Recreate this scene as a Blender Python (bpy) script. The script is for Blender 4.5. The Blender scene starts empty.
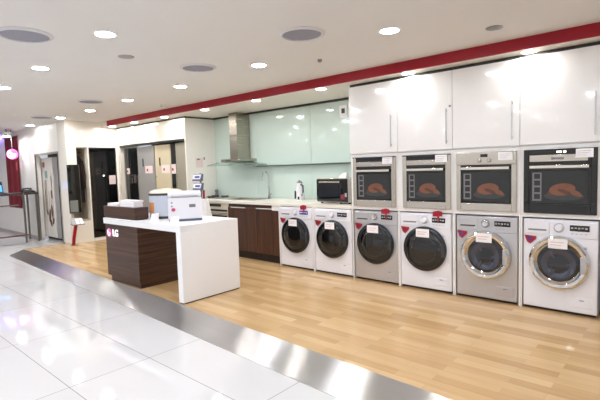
import bpy, bmesh, math, random
from mathutils import Vector, Matrix
random.seed(7)
PI = math.pi
scn = bpy.context.scene
COL = scn.collection

# ------------------------------------------------------------------ materials
def lin(c):
    return tuple(((v/255)/12.92 if v/255 <= .04045 else (((v/255)+.055)/1.055)**2.4) for v in c) + (1.0,)

MATS = {}
def mat(name, rgb, rough=.5, metal=0.0, coat=0.0, emit=0.0, spec=.5, trans=0.0, ior=1.45, noise=0.0, nscale=8.0, ecol=None):
    """Principled material with a small procedural mottling of the colour and roughness."""
    if name in MATS: return MATS[name]
    m = bpy.data.materials.new(name); m.use_nodes = True
    nt = m.node_tree; b = nt.nodes['Principled BSDF']
    c = lin(rgb)
    b.inputs['Base Color'].default_value = c
    b.inputs['Roughness'].default_value = rough
    b.inputs['Metallic'].default_value = metal
    b.inputs['Coat Weight'].default_value = coat
    b.inputs['Coat Roughness'].default_value = .04
    b.inputs['Specular IOR Level'].default_value = spec
    b.inputs['IOR'].default_value = ior
    b.inputs['Transmission Weight'].default_value = trans
    if emit:
        b.inputs['Emission Color'].default_value = lin(ecol) if ecol else c
        b.inputs['Emission Strength'].default_value = emit
    if noise:
        tc = nt.nodes.new('ShaderNodeTexCoord'); nz = nt.nodes.new('ShaderNodeTexNoise')
        nz.inputs['Scale'].default_value = nscale; nz.inputs['Detail'].default_value = 4
        mx = nt.nodes.new('ShaderNodeMix'); mx.data_type = 'RGBA'
        mx.inputs['A'].default_value = tuple(v*(1-noise) for v in c[:3])+(1,)
        mx.inputs['B'].default_value = tuple(min(1, v*(1+noise)) for v in c[:3])+(1,)
        nt.links.new(tc.outputs['Object'], nz.inputs['Vector'])
        nt.links.new(nz.outputs['Fac'], mx.inputs['Factor'])
        nt.links.new(mx.outputs['Result'], b.inputs['Base Color'])
    MATS[name] = m
    return m

def brushed(name, rgb, rough=.28, stretch=(1, 1, 1), amount=.12, bump=.0, varr=.1):
    """Brushed steel: noise stretched along one axis drives colour and roughness."""
    if name in MATS: return MATS[name]
    m = bpy.data.materials.new(name); m.use_nodes = True
    nt = m.node_tree; b = nt.nodes['Principled BSDF']
    b.inputs['Metallic'].default_value = 1
    tc = nt.nodes.new('ShaderNodeTexCoord'); mp = nt.nodes.new('ShaderNodeMapping')
    mp.inputs['Scale'].default_value = stretch
    nz = nt.nodes.new('ShaderNodeTexNoise'); nz.inputs['Scale'].default_value = 1; nz.inputs['Detail'].default_value = 3
    mx = nt.nodes.new('ShaderNodeMix'); mx.data_type = 'RGBA'
    c = lin(rgb)
    mx.inputs['A'].default_value = tuple(v*(1-amount) for v in c[:3])+(1,)
    mx.inputs['B'].default_value = tuple(min(1, v*(1+amount)) for v in c[:3])+(1,)
    mr = nt.nodes.new('ShaderNodeMapRange'); mr.inputs['To Min'].default_value = max(.02, rough-varr); mr.inputs['To Max'].default_value = rough+varr
    L = nt.links.new
    L(tc.outputs['Object'], mp.inputs['Vector']); L(mp.outputs['Vector'], nz.inputs['Vector'])
    L(nz.outputs['Fac'], mx.inputs['Factor']); L(mx.outputs['Result'], b.inputs['Base Color'])
    L(nz.outputs['Fac'], mr.inputs['Value']); L(mr.outputs['Result'], b.inputs['Roughness'])
    if bump:
        bp = nt.nodes.new('ShaderNodeBump'); bp.inputs['Strength'].default_value = bump; bp.inputs['Distance'].default_value = .01
        L(nz.outputs['Fac'], bp.inputs['Height']); L(bp.outputs['Normal'], b.inputs['Normal'])
    MATS[name] = m
    return m

def tile_mat():
    m = bpy.data.materials.new('white_polished_tile'); m.use_nodes = True
    nt = m.node_tree; b = nt.nodes['Principled BSDF']; L = nt.links.new
    tc = nt.nodes.new('ShaderNodeTexCoord'); mp = nt.nodes.new('ShaderNodeMapping')
    mp.inputs['Location'].default_value = (3.18, -1.74, 0)
    br = nt.nodes.new('ShaderNodeTexBrick'); br.offset = 0; br.squash = 1
    br.inputs['Scale'].default_value = 1; br.inputs['Brick Width'].default_value = 1.2; br.inputs['Row Height'].default_value = .6
    br.inputs['Mortar Size'].default_value = .003; br.inputs['Mortar Smooth'].default_value = .1
    br.inputs['Color1'].default_value = lin((214, 214, 213)); br.inputs['Color2'].default_value = lin((210, 210, 209)); br.inputs['Mortar'].default_value = lin((150, 148, 145))
    L(tc.outputs['Object'], mp.inputs['Vector']); L(mp.outputs['Vector'], br.inputs['Vector']); L(br.outputs['Color'], b.inputs['Base Color'])
    nz = nt.nodes.new('ShaderNodeTexNoise'); nz.inputs['Scale'].default_value = .9
    bp = nt.nodes.new('ShaderNodeBump'); bp.inputs['Strength'].default_value = .05; bp.inputs['Distance'].default_value = .02
    L(tc.outputs['Object'], nz.inputs['Vector']); L(nz.outputs['Fac'], bp.inputs['Height']); L(bp.outputs['Normal'], b.inputs['Normal'])
    b.inputs['Roughness'].default_value = .05; b.inputs['Specular IOR Level'].default_value = .85
    return m

def plank_mat(name, c1, c2, c3, length, width, rough, grain=(3, 60, 1), vert=False, gap=.0012):
    m = bpy.data.materials.new(name); m.use_nodes = True
    nt = m.node_tree; b = nt.nodes['Principled BSDF']; L = nt.links.new
    tc = nt.nodes.new('ShaderNodeTexCoord')
    br = nt.nodes.new('ShaderNodeTexBrick'); br.offset = .37; br.offset_frequency = 2
    br.inputs['Scale'].default_value = 1; br.inputs['Brick Width'].default_value = length; br.inputs['Row Height'].default_value = width
    br.inputs['Mortar Size'].default_value = gap; br.inputs['Bias'].default_value = 0
    br.inputs['Color1'].default_value = (0, 0, 0, 1); br.inputs['Color2'].default_value = (1, 1, 1, 1); br.inputs['Mortar'].default_value = (.1, .1, .1, 1)
    L(tc.outputs['Object'], br.inputs['Vector'])
    mp = nt.nodes.new('ShaderNodeMapping'); mp.inputs['Scale'].default_value = grain
    nz = nt.nodes.new('ShaderNodeTexNoise'); nz.inputs['Scale'].default_value = 1; nz.inputs['Detail'].default_value = 6
    L(tc.outputs['Object'], mp.inputs['Vector']); L(mp.outputs['Vector'], nz.inputs['Vector'])
    ad = nt.nodes.new('ShaderNodeMath'); ad.operation = 'MULTIPLY_ADD'; ad.inputs[1].default_value = .6
    L(br.outputs['Color'], ad.inputs[0])
    sc = nt.nodes.new('ShaderNodeMath'); sc.operation = 'MULTIPLY'; sc.inputs[1].default_value = .5
    L(nz.outputs['Fac'], sc.inputs[0]); L(sc.outputs[0], ad.inputs[2])
    cr = nt.nodes.new('ShaderNodeValToRGB')
    cr.color_ramp.elements[0].position = .1; cr.color_ramp.elements[0].color = lin(c1)
    cr.color_ramp.elements[1].position = .95; cr.color_ramp.elements[1].color = lin(c3)
    e = cr.color_ramp.elements.new(.5); e.color = lin(c2)
    L(ad.outputs[0], cr.inputs['Fac']); L(cr.outputs['Color'], b.inputs['Base Color'])
    b.inputs['Roughness'].default_value = rough
    return m

def grain_mat(name, c1, c2, scale, rough=.35):
    m = bpy.data.materials.new(name); m.use_nodes = True
    nt = m.node_tree; b = nt.nodes['Principled BSDF']; L = nt.links.new
    tc = nt.nodes.new('ShaderNodeTexCoord'); mp = nt.nodes.new('ShaderNodeMapping'); mp.inputs['Scale'].default_value = scale
    nz = nt.nodes.new('ShaderNodeTexNoise'); nz.inputs['Scale'].default_value = 1; nz.inputs['Detail'].default_value = 5; nz.inputs['Roughness'].default_value = .6
    cr = nt.nodes.new('ShaderNodeValToRGB')
    cr.color_ramp.elements[0].position = .35; cr.color_ramp.elements[0].color = lin(c1)
    cr.color_ramp.elements[1].position = .68; cr.color_ramp.elements[1].color = lin(c2)
    L(tc.outputs['Object'], mp.inputs['Vector']); L(mp.outputs['Vector'], nz.inputs['Vector']); L(nz.outputs['Fac'], cr.inputs['Fac']); L(cr.outputs['Color'], b.inputs['Base Color'])
    b.inputs['Roughness'].default_value = rough
    return m

TILE = tile_mat()
OAK = plank_mat('oak_strip_floor', (176, 141, 95), (197, 163, 115), (213, 182, 137), .62, .085, .22, (2.2, 38, 1))
WENGE_H = grain_mat('dark_wenge_horizontal_grain', (36, 18, 10), (90, 58, 40), (1.0, 1.0, 40))
WENGE_V = grain_mat('dark_wenge_vertical_grain', (48, 25, 13), (88, 52, 31), (26, 26, 1.0))
PAINT = mat('white_wall_paint', (232, 229, 222), .45, noise=.02)
CEIL = mat('ceiling_paint', (222, 220, 216), .7, noise=.02, nscale=2)
GLOSSW = mat('white_gloss_lacquer', (233, 233, 231), .09, coat=.6, noise=.01)
GLOSSWALL = mat('white_gloss_wall_panel', (235, 231, 220), .12, coat=.4, noise=.01)
MATTW = mat('white_matt_laminate', (236, 236, 235), .35, noise=.01)
APPW = mat('white_enamel', (230, 231, 236), .22, coat=.3, noise=.01)
SILV = mat('silver_enamel', (192, 192, 195), .3, metal=.6, noise=.05, nscale=3)
STEEL = mat('brushed_steel', (196, 190, 180), .26, metal=.95, noise=.02, nscale=3)
STEELH = brushed('brushed_hood_steel', (175, 168, 155), .24, (2, 2, 120), .1)
STRIPM = brushed('brushed_steel_ramp', (200, 199, 197), .3, (1.5, 260, 1.5), .06, bump=.0, varr=.02)
_b = STRIPM.node_tree.nodes['Principled BSDF']; _b.inputs['Anisotropic'].default_value = 1
_t = STRIPM.node_tree.nodes.new('ShaderNodeCombineXYZ'); _t.inputs[1].default_value = 1
STRIPM.node_tree.links.new(_t.outputs[0], _b.inputs['Tangent'])
CHROME = mat('chrome', (215, 215, 215), .07, metal=1, noise=.02)
DCHROME = mat('smoked_chrome', (64, 66, 70), .16, metal=.9, noise=.05)
BLACKG = mat('black_gloss_glass', (9, 10, 12), .04, coat=.5, noise=.1)
BLACK = mat('black_plastic', (18, 18, 19), .4, noise=.1)
DGREY = mat('dark_grey_rubber', (52, 53, 55), .55, noise=.1)
GREY = mat('mid_grey_plastic', (126, 127, 130), .4, noise=.05)
LGREY = mat('light_grey_print', (176, 177, 180), .5, noise=.03)
RED = mat('signal_red_paint', (150, 12, 34), .35, noise=.04)
REDTAG = mat('red_card', (160, 22, 44), .5, noise=.05)
PURPT = mat('violet_print', (98, 52, 120), .4, noise=.1)
BLUET = mat('blue_print', (66, 70, 160), .4, noise=.1)
PAPER = mat('white_paper', (240, 238, 238), .6, noise=.02)
PINKP = mat('pink_white_paper', (232, 216, 212), .6, noise=.03)
AQUA = mat('aqua_back_painted_glass', (204, 221, 212), .06, coat=.5, noise=.012, nscale=2)
AQUACLEAR = mat('clear_aqua_glass', (214, 236, 230), .03, trans=.85, noise=.01)
SHELFG = mat('frosted_glass_shelf', (150, 178, 172), .12, trans=.35, noise=.02)
GAPM = mat('dark_shadow_gap_profile', (58, 56, 52), .6, noise=.05)
LAMPE = mat('lit_downlight_lens', (255, 250, 244), .5, emit=95, ecol=(242, 243, 252), noise=0)
LAMPW = mat('lit_warm_downlight_lens', (255, 244, 225), .5, emit=95, ecol=(248, 245, 243), noise=0)
CREAM = mat('cream_steel', (210, 199, 168), .3, metal=.1, noise=.03)
TAUPE = mat('taupe_enamel', (158, 152, 136), .3, metal=.15, noise=.03)
GREYF = mat('grey_fridge_enamel', (158, 157, 155), .3, metal=.15, noise=.03)
BLACKF = mat('black_fridge_glass', (24, 26, 26), .1, coat=.3, noise=.1)
DARKBROWN = mat('dark_brown_print', (92, 62, 46), .6, noise=.2)
BEIGE = mat('beige_inner_panel', (206, 196, 178), .5, noise=.03)
TEAL = mat('teal_print', (120, 160, 156), .6, noise=.1)
POSTER = mat('dark_oven_print', (26, 31, 32), .5, coat=.4, noise=.35, nscale=14)
CHICK = mat('roast_chicken_print', (116, 72, 50), .5, coat=.4, noise=.3, nscale=30)
CHICKD = mat('roast_chicken_dark_print', (82, 48, 34), .5, coat=.4, noise=.3, nscale=30)
TRAY = mat('tray_print', (50, 55, 57), .5, coat=.4, noise=.2, nscale=20)
COATM = mat('black_wool', (20, 19, 20), .9, noise=.3, nscale=60)
COATB = mat('dark_brown_wool', (48, 32, 28), .9, noise=.3, nscale=60)
PINKE = mat('lit_magenta_sign', (200, 40, 130), .4, emit=.9, ecol=(255, 110, 205))
PINKS = mat('lit_pink_emblem', (190, 50, 120), .4, emit=.25, ecol=(255, 150, 205))
WHITEE = mat('lit_white_sign', (250, 250, 250), .4, emit=.35, ecol=(255, 250, 252))
WHITEB = mat('lit_bright_white_sign', (250, 250, 250), .4, emit=1.6, ecol=(255, 236, 250))
PURPE = mat('lit_purple_tube', (120, 80, 230), .4, emit=4, ecol=(150, 110, 255))
SCREEN = mat('lit_blue_screen', (60, 130, 220), .3, emit=.8, ecol=(80, 150, 235), noise=0)
BANNER = mat('dark_red_fabric', (112, 10, 28), .7, noise=.15, nscale=5)
DESKM = mat('dark_desk_top', (70, 64, 60), .3, noise=.1)
METALG = mat('grey_metal', (120, 118, 112), .35, metal=.7, noise=.05)
BGREY = mat('blue_grey_plastic', (190, 196, 208), .3, noise=.03)
LIDB = mat('beige_gloss_lid', (226, 218, 198), .25, coat=.3, noise=.02)
ORANGE = mat('orange_print', (206, 140, 84), .5, noise=.2)
DRUM = mat('drum_steel', (84, 88, 100), .2, metal=.9, noise=.15, nscale=14)
GLASSD = mat('dark_smoked_glass', (12, 13, 16), .05, coat=.5, noise=.1)
VENTM = mat('vent_grey', (150, 150, 162), .5, noise=.05)
VENTD = mat('vent_dark_throat', (58, 58, 62), .7, noise=.1)

# ------------------------------------------------------------------ geometry helpers
def world_org(o):
    v = Vector((0, 0, 0))
    while o is not None:
        v += o.location; o = o.parent
    return v

class MB:
    """Collects shapes and links them as ONE mesh object."""
    def __init__(s): s.bm = bmesh.new()
    def _tag(s, before, m, M=None):
        for f in s.bm.faces:
            if f.index == -1 or f not in before: f.material_index = m
    def _add(s, verts, faces, m=0, M=None):
        vs = [s.bm.verts.new(M @ Vector(v) if M else Vector(v)) for v in verts]
        for f in faces:
            try:
                ff = s.bm.faces.new([vs[i] for i in f]); ff.material_index = m
            except ValueError: pass
        return s
    def box(s, x0, x1, y0, y1, z0, z1, m=0, M=None):
        v = [(x0,y0,z0),(x1,y0,z0),(x1,y1,z0),(x0,y1,z0),(x0,y0,z1),(x1,y0,z1),(x1,y1,z1),(x0,y1,z1)]
        return s._add(v, [(0,3,2,1),(4,5,6,7),(0,1,5,4),(1,2,6,5),(2,3,7,6),(3,0,4,7)], m, M)
    def hexa(s, pts, m=0):   # 4 bottom + 4 top points
        return s._add(pts, [(0,3,2,1),(4,5,6,7),(0,1,5,4),(1,2,6,5),(2,3,7,6),(3,0,4,7)], m)
    def lathe(s, prof, c, axis='z', seg=32, m=0, M=None, cap=True):
        """prof: list of (radius, height along axis)."""
        base = []; vs = []
        def P(r, h, a):
            ca, sa = r*math.cos(a), r*math.sin(a)
            if axis == 'z': p = (c[0]+ca, c[1]+sa, c[2]+h)
            elif axis == 'y': p = (c[0]+ca, c[1]+h, c[2]+sa)
            else: p = (c[0]+h, c[1]+ca, c[2]+sa)
            return M @ Vector(p) if M else Vector(p)
        rings = []
        for r, h in prof:
            if r < 1e-6: rings.append([s.bm.verts.new(P(0, h, 0))])
            else: rings.append([s.bm.verts.new(P(r, h, 2*PI*k/seg)) for k in range(seg)])
        for a, b in zip(rings, rings[1:]):
            for k in range(seg):
                k2 = (k+1) % seg
                q = ([a[0]] if len(a) == 1 else [a[k], a[k2]]) + ([b[0]] if len(b) == 1 else [b[k2], b[k]])
                if len(q) >= 3:
                    try: s.bm.faces.new(q).material_index = m
                    except ValueError: pass
        if cap:
            for rg in (rings[0], rings[-1]):
                if len(rg) > 2:
                    try: s.bm.faces.new(rg).material_index = m
                    except ValueError: pass
        return s
    def cyl(s, c, r, h, axis='z', seg=24, m=0, M=None):
        return s.lathe([(r, 0), (r, h)], c, axis, seg, m, M)
    def tube(s, pts, r, seg=10, m=0):
        pts = [Vector(p) for p in pts]; rings = []
        for i, p in enumerate(pts):
            t = (pts[min(i+1, len(pts)-1)] - pts[max(i-1, 0)]).normalized()
            a = t.cross(Vector((0, 0, 1)) if abs(t.z) < .9 else Vector((1, 0, 0))).normalized(); b = t.cross(a)
            rr = r[i] if isinstance(r, (list, tuple)) else r
            rings.append([s.bm.verts.new(p + a*rr*math.cos(2*PI*k/seg) + b*rr*math.sin(2*PI*k/seg)) for k in range(seg)])
        for A, B in zip(rings, rings[1:]):
            for k in range(seg): s.bm.faces.new([A[k], A[(k+1) % seg], B[(k+1) % seg], B[k]]).material_index = m
        for R in (rings[0], rings[-1]): s.bm.faces.new(R).material_index = m
        return s
    def prism(s, poly, d0, d1, plane='xz', m=0, M=None):
        """poly in a plane, extruded along the remaining axis from d0 to d1."""
        def P(u, v, d):
            p = {'xz': (u, d, v), 'xy': (u, v, d), 'yz': (d, u, v)}[plane]
            return tuple(p)
        n = len(poly)
        v = [P(a, b, d0) for a, b in poly] + [P(a, b, d1) for a, b in poly]
        f = [tuple(range(n)), tuple(range(2*n-1, n-1, -1))] + [(i, i+n, (i+1) % n+n, (i+1) % n) for i in range(n)]
        return s._add(v, f, m, M)
    def build(s, name, mats, parent=None, local=False, bevel=0, seg=2, smooth=35):
        bm = s.bm
        bmesh.ops.recalc_face_normals(bm, faces=bm.faces[:])
        if not isinstance(mats, (list, tuple)): mats = [mats]
        org = Vector((0, 0, 0))
        if not local:
            if parent is not None: org = world_org(parent)
            else:
                xs = [v.co for v in bm.verts]
                org = Vector(((min(v.x for v in xs)+max(v.x for v in xs))/2, (min(v.y for v in xs)+max(v.y for v in xs))/2, min(v.z for v in xs)))
            for v in bm.verts: v.co -= org
        me = bpy.data.meshes.new(name); bm.to_mesh(me); bm.free()
        for m in mats: me.materials.append(m)
        me.polygons.foreach_set('use_smooth', [True]*len(me.polygons))
        me.set_sharp_from_angle(angle=math.radians(smooth))
        o = bpy.data.objects.new(name, me); COL.objects.link(o)
        if parent is not None: o.parent = parent
        elif not local: o.location = org
        if bevel:
            b = o.modifiers.new('edge', 'BEVEL'); b.width = bevel; b.segments = seg; b.limit_method = 'ANGLE'; b.angle_limit = math.radians(40)
        return o

def bx(name, m, x0, x1, y0, y1, z0, z1, parent=None, bevel=0, local=False):
    return MB().box(x0, x1, y0, y1, z0, z1).build(name, m, parent, local, bevel)

def tag(o, label, cat, group=None, kind=None):
    o['label'] = label; o['category'] = cat
    if group: o['group'] = group
    if kind: o['kind'] = kind
    return o
def thing(name, label, cat, loc, rz=0, group=None):
    o = bpy.data.objects.new(name, None); COL.objects.link(o)
    o.location = loc; o.rotation_euler = (0, 0, rz); o.empty_display_size = .1
    return tag(o, label, cat, group)
def struct(o, label=None, cat=None):
    o['kind'] = 'structure'
    if label: o['label'] = label
    if cat: o['category'] = cat
    return o
def text_mesh(name, body, size, m, parent, loc, rot, depth=.004):
    cu = bpy.data.curves.new(name, 'FONT'); cu.body = body; cu.size = size; cu.extrude = depth; cu.offset = size*.02
    cu.align_x = 'CENTER'; cu.align_y = 'CENTER'
    t = bpy.data.objects.new(name, cu); COL.objects.link(t)
    bpy.context.view_layer.update()
    me = bpy.data.meshes.new_from_object(t.evaluated_get(bpy.context.evaluated_depsgraph_get()))
    COL.objects.unlink(t); bpy.data.objects.remove(t)
    o = bpy.data.objects.new(name, me); COL.objects.link(o)
    me.materials.clear(); me.materials.append(m)
    o.parent = parent; o.location = loc; o.rotation_euler = rot
    return o
def ellipse(cx, cz, a, b, n=24, rot=0):
    out = []
    for k in range(n):
        u, v = a*math.cos(2*PI*k/n), b*math.sin(2*PI*k/n)
        out.append((cx+u*math.cos(rot)-v*math.sin(rot), cz+u*math.sin(rot)+v*math.cos(rot)))
    return out

# ------------------------------------------------------------------ camera (solved from the photograph's vanishing lines)
YAW, PITCH, ROLL = .7245, -.0726, -.0310
CAMH = 1.3992
cy, sy = math.cos(YAW), math.sin(YAW)
fw = Vector((-sy*math.cos(PITCH), cy*math.cos(PITCH), math.sin(PITCH)))
r0 = Vector((cy, sy, 0)); u0 = r0.cross(fw)
rr = math.cos(ROLL)*r0 + math.sin(ROLL)*u0; uu = -math.sin(ROLL)*r0 + math.cos(ROLL)*u0
cam = bpy.data.cameras.new('camera'); cam.sensor_width = 36; cam.lens = 444.44/600*36; cam.clip_start = .05; cam.clip_end = 100
co = bpy.data.objects.new('camera', cam); COL.objects.link(co)
M = Matrix.Identity(4)
for i in range(3): M[i][0] = rr[i]; M[i][1] = uu[i]; M[i][2] = -fw[i]
M.translation = Vector((0, 0, CAMH)); co.matrix_world = M
scn.camera = co

# ------------------------------------------------------------------ the setting
ZT = -.06          # tiled hall floor; the oak platform is at 0
ZC = 2.485         # main ceiling
ZS = 2.38          # lower soffit over the kitchen line
D = 4.534          # front plane of the appliance line
XE = -9.4          # end wall, facing the platform
YF = 3.62          # hall-side face of the end block
YR = 4.672         # fridge fascia
YK = 5.33          # kitchen back wall
XP = -6.83         # kitchen side panel
XR = -.52
def yup(x): return 2.474 + (x+1.079)*(2.80-2.474)/(-9.6+1.079)   # upper edge of the steel ramp
def ylo(x): return 2.157 + (x+1.665)*(2.511-2.157)/(-9.406+1.665) # its lower edge

fl = struct(bx('floor', TILE, -17, 6, -8, 4.2, ZT-.1, ZT))
fl.data.transform(Matrix.Translation(fl.location)); fl.location = (0, 0, 0)
pl = MB()
pl.prism([(-9.6, yup(-9.6)), (6, yup(6)), (6, 5.6), (-9.6, 5.6)], -.06, 0, 'xy')
pf = pl.build('floor_platform', OAK, None); struct(pf)
pf.data.transform(Matrix.Translation(pf.location)); pf.location = (0, 0, 0)
s = MB()
a, b = -9.6, 6
s.hexa([(a+.16, ylo(a+.16), ZT+.001), (b, ylo(b), ZT+.001), (b, yup(b), ZT+.001), (a, yup(a), ZT+.001),
        (a+.16, ylo(a+.16), ZT+.004), (b, ylo(b), ZT+.004), (b, yup(b), .002), (a, yup(a), .002)])
st = s.build('trim_1', STRIPM); struct(st, 'brushed steel ramp strip along the edge of the oak floor', 'floor strip')
st.data.transform(Matrix.Translation(st.location)); st.location = (0, 0, 0)
bx('trim_5', STEEL, -9.615, -9.6, 2.80, YF, ZT, .002)['kind'] = 'structure'

struct(bx('ceiling', CEIL, -17, 6, -8, 4.35, ZC, ZC+.1))
struct(bx('ceiling_soffit', mat('soffit_paint', (226, 222, 214), .6, noise=.02), XE, 6, 4.352, 6.0, ZS, ZS+.1))
struct(bx('trim_2', RED, XE+.3, 6, 4.335, 4.352, ZS-.002, ZC), 'red band along the step of the ceiling', 'ceiling trim')
# dark shadow gaps where the soffit meets walls and cabinets
g = MB()
g.box(-3.157, XR, D+.012, D+.06, 2.35, ZS); g.box(XP, -3.17, YK-.03, YK, 2.352, ZS)
g.box(XP-.04, XP-.006, YR+.02, YK, 2.352, ZS); g.box(XE, XP-.006, YR+.012, YR+.05, 2.352, ZS)
struct(g.build('trim_3', GAPM))
struct(bx('wall_back', PAINT, -17, 6, -8.2, -8, ZT, ZC))
struct(bx('wall_right', PAINT, 6, 6.2, -8, 6, ZT, ZC))
struct(bx('wall_left', PAINT, -17.2, -17, -8, 4.2, ZT, ZC))
struct(bx('wall_kitchen', PAINT, XP-.03, XR+.6, YK+.012, YK+.14, 0, ZS))
struct(bx('wall_side', mat('kitchen_side_panel', (238, 236, 228), .3, noise=.02), XP-.03, XP, YR, YK+.012, 0, 2.352))
# white line beyond the last appliance column
struct(bx('wall_front', GLOSSW, XR+.01, 6, D, YK, 0, ZS))
# fascia above the refrigerator recess, its jamb and back
w = MB(); w.box(XE, XP-.03, YR, YR+.1, 1.99, 2.352); w.box(XE, XE+.1, YR, YR+.1, 0, 1.99)
struct(w.build('wall_fascia', GLOSSWALL))
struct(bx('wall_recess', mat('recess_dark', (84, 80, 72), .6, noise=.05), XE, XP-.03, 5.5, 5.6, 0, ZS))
struct(bx('trim_4', BLACK, XE+.1, XP-.03, YR+.005, YR+.09, 1.95, 1.99))
# end wall (X = XE): plain pieces around the wardrobe niche and the black built-in refrigerator
w = MB()
w.box(XE-.1, XE, YF, YR+.1, 1.955, ZC+.0)          # above
w.box(XE-.1, XE, YF, 3.81, 1.60, 1.955)            # over the black glass door
w.box(XE-.1, XE, 4.03, 4.06, 0, 1.955)             # jamb
w.box(XE-.1, XE, 4.64, YR+.1, 0, 1.955)            # jamb by the fridge recess
w.box(XE-.1, XE, YF, 4.03, 0, .44)                 # below the niche
w.box(XE-.1, XE, YF, 3.64, .44, 1.60)
w.box(XE-.42, XE-.1, YF, 3.72, 0, ZC)
struct(w.build('wall_end', GLOSSWALL))
struct(bx('wall_end_back', BEIGE, XE-.62, XE-.6, 3.72, 5.5, 0, ZC))
# hall-side wall (Y = YF) with the niche for the flowered refrigerator
XN0, XN1, ZN = -11.16, -9.83, 1.86
struct(bx('wall_hall', PAINT, -17, XN0, YF, YF+.1, ZT, ZC)); struct(bx('wall_hall', PAINT, XN0, XN1, YF, YF+.1, ZN, ZC)); struct(bx('wall_hall', PAINT, XN1, XE-.42, YF, YF+.1, ZT, ZC))
w = MB(); w.box(XN0-.02, XN0, YF-.012, YF+.02, ZT, ZN+.03); w.box(XN1, XN1+.02, YF-.012, YF+.02, ZT, ZN+.03); w.box(XN0, XN1, YF-.012, YF+.02, ZN, ZN+.03)
struct(w.build('trim_6', mat('niche_frame', (150, 143, 128), .4, noise=.05)))
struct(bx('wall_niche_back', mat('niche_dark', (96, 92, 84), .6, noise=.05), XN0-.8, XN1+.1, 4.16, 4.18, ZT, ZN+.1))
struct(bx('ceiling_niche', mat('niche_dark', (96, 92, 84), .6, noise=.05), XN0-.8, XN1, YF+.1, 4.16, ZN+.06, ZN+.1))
struct(bx('baseboard_hall', mat('skirting_grey', (170, 160, 150), .4, noise=.03), -17, XN0-.02, YF-.012, YF, ZT, ZT+.07))

# ------------------------------------------------------------------ downlights
def downlight(x, y, z, r, label, group=None, warm=False):
    t = thing('downlight', label, 'ceiling light', (x, y, z), 0, group)
    MB().lathe([(r*.98, -.001), (r*1.0, -.006), (r*1.22, -.005), (r*1.26, -.0005)], (0, 0, 0), 'z', 24, cap=False).build('trim_ring', mat('white_lamp_ring', (238, 238, 236), .35, noise=.01), t, True)
    MB().cyl((0, 0, -.004), r*.98, .002, 'z', 24).build('lamp_lens', LAMPW if warm else LAMPE, t, True)
    return t
ordw = ['first', 'second', 'third', 'fourth', 'fifth', 'sixth', 'seventh', 'eighth']
for i, (x, y) in enumerate([(-1.87, 3.27), (-3.44, 3.3), (-4.95, 3.35), (-6.36, 3.37), (-7.75, 3.42), (-9.05, 3.42), (-10.7, 3.42)]):
    downlight(x, y, ZC, .072, f'round white downlight, {ordw[i]} from the right in the row along the red band', 'downlights along the red band', x < -7)
for i, (x, y) in enumerate([(-3.46, 1.68), (-4.97, 1.72), (-6.33, 1.76)]):
    downlight(x, y, ZC, .072, f'round white downlight, {ordw[i]} from the right in the ceiling row over the tiled hall', 'downlights over the tiled hall')
for x in (-7.9, -9.5, -11.2, -13): downlight(x, 1.78, ZC, .072, 'round white downlight in the hall ceiling beyond the photo frame', 'downlights beyond the photo frame')
for x in (.3, -1.9):
    downlight(x, 1.68, ZC, .072, 'round white downlight in the hall ceiling beyond the photo frame', 'downlights beyond the photo frame')
downlight(-.3, 3.27, ZC, .072, 'round white downlight in the hall ceiling beyond the photo frame', 'downlights beyond the photo frame')
for y in (.1, -1.5, -3.2, -5, -6.8):
    for x in (3.6, 1.9, .3, -1.3, -2.9, -4.5, -6.1, -7.9, -9.7, -11.8):
        downlight(x, y, ZC, .072, 'round white downlight in the hall ceiling beyond the photo frame', 'downlights beyond the photo frame')
SOFF = [(-1.13, 'over the black oven'), (-2.33, 'over the second oven column'), (-3.53, 'over the microwave'), (-4.72, 'over the kitchen sink'), (-5.93, 'over the range hood'),
        (-7.12, 'by the kitchen side panel'), (-8.2, 'over the middle of the refrigerator recess'), (-9.1, 'at the far end of the red band')]
for x, s_ in SOFF: downlight(x, 4.45, ZS, .06, 'small warm downlight in the lower soffit ' + s_, 'downlights in the lower soffit', True)

# ------------------------------------------------------------------ round air vents, sensors
def vent(x, y, r, label):
    t = thing('air_vent', label, 'air vent', (x, y, ZC), 0, 'round ceiling air vents')
    MB().lathe([(r*.82, -.004), (r*.86, -.016), (r*1.0, -.003), (r*1.0, -.0005)], (0, 0, 0), 'z', 40, cap=False).build('rim', mat('vent_rim', (206, 205, 206), .45, noise=.02), t, True)
    MB().cyl((0, 0, -.002), r*.84, .0015, 'z', 40).build('throat', VENTD, t, True)
    n = 13
    sl = MB()
    for k in range(n):
        u = -r*.8 + r*1.6*(k+.5)/n; h = math.sqrt(max(0, (r*.83)**2-u*u))
        sl.hexa([(u-.008, -h, -.011), (u-.004, -h, -.011), (u-.004, h, -.011), (u-.008, h, -.011), (u+.004, -h, -.003), (u+.008, -h, -.003), (u+.008, h, -.003), (u+.004, h, -.003)])
    sl.build('slats', VENTM, t, True)
vent(-3.88, 1.25, .2, 'large round slatted air vent at the edge of the hall ceiling, nearest the camera')
vent(-2.41, 2.81, .19, 'round slatted air vent nearest the right end of the red band')
vent(-3.93, 2.89, .19, 'round slatted air vent in front of the range hood, second along the red band')
vent(-6.75, 3.0, .19, 'round slatted air vent before the dark refrigerators, third along the red band')
vent(-9.1, 3.12, .2, 'round slatted air vent before the white pillar, last along the red band')
def sensor(x, y, r, h, label, m, nm='ceiling_sensor'):
    t = thing(nm, label, 'ceiling sensor', (x, y, ZC))
    MB().lathe([(r, 0), (r, -h*.4), (r*.7, -h*.9), (0, -h)], (0, 0, 0), 'z', 24).build('dome', m, t, True)
    MB().lathe([(r*1.12, -.0005), (r*1.12, -.004), (r, -.006)], (0, 0, 0), 'z', 24, cap=False).build('rim', m, t, True)
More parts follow.
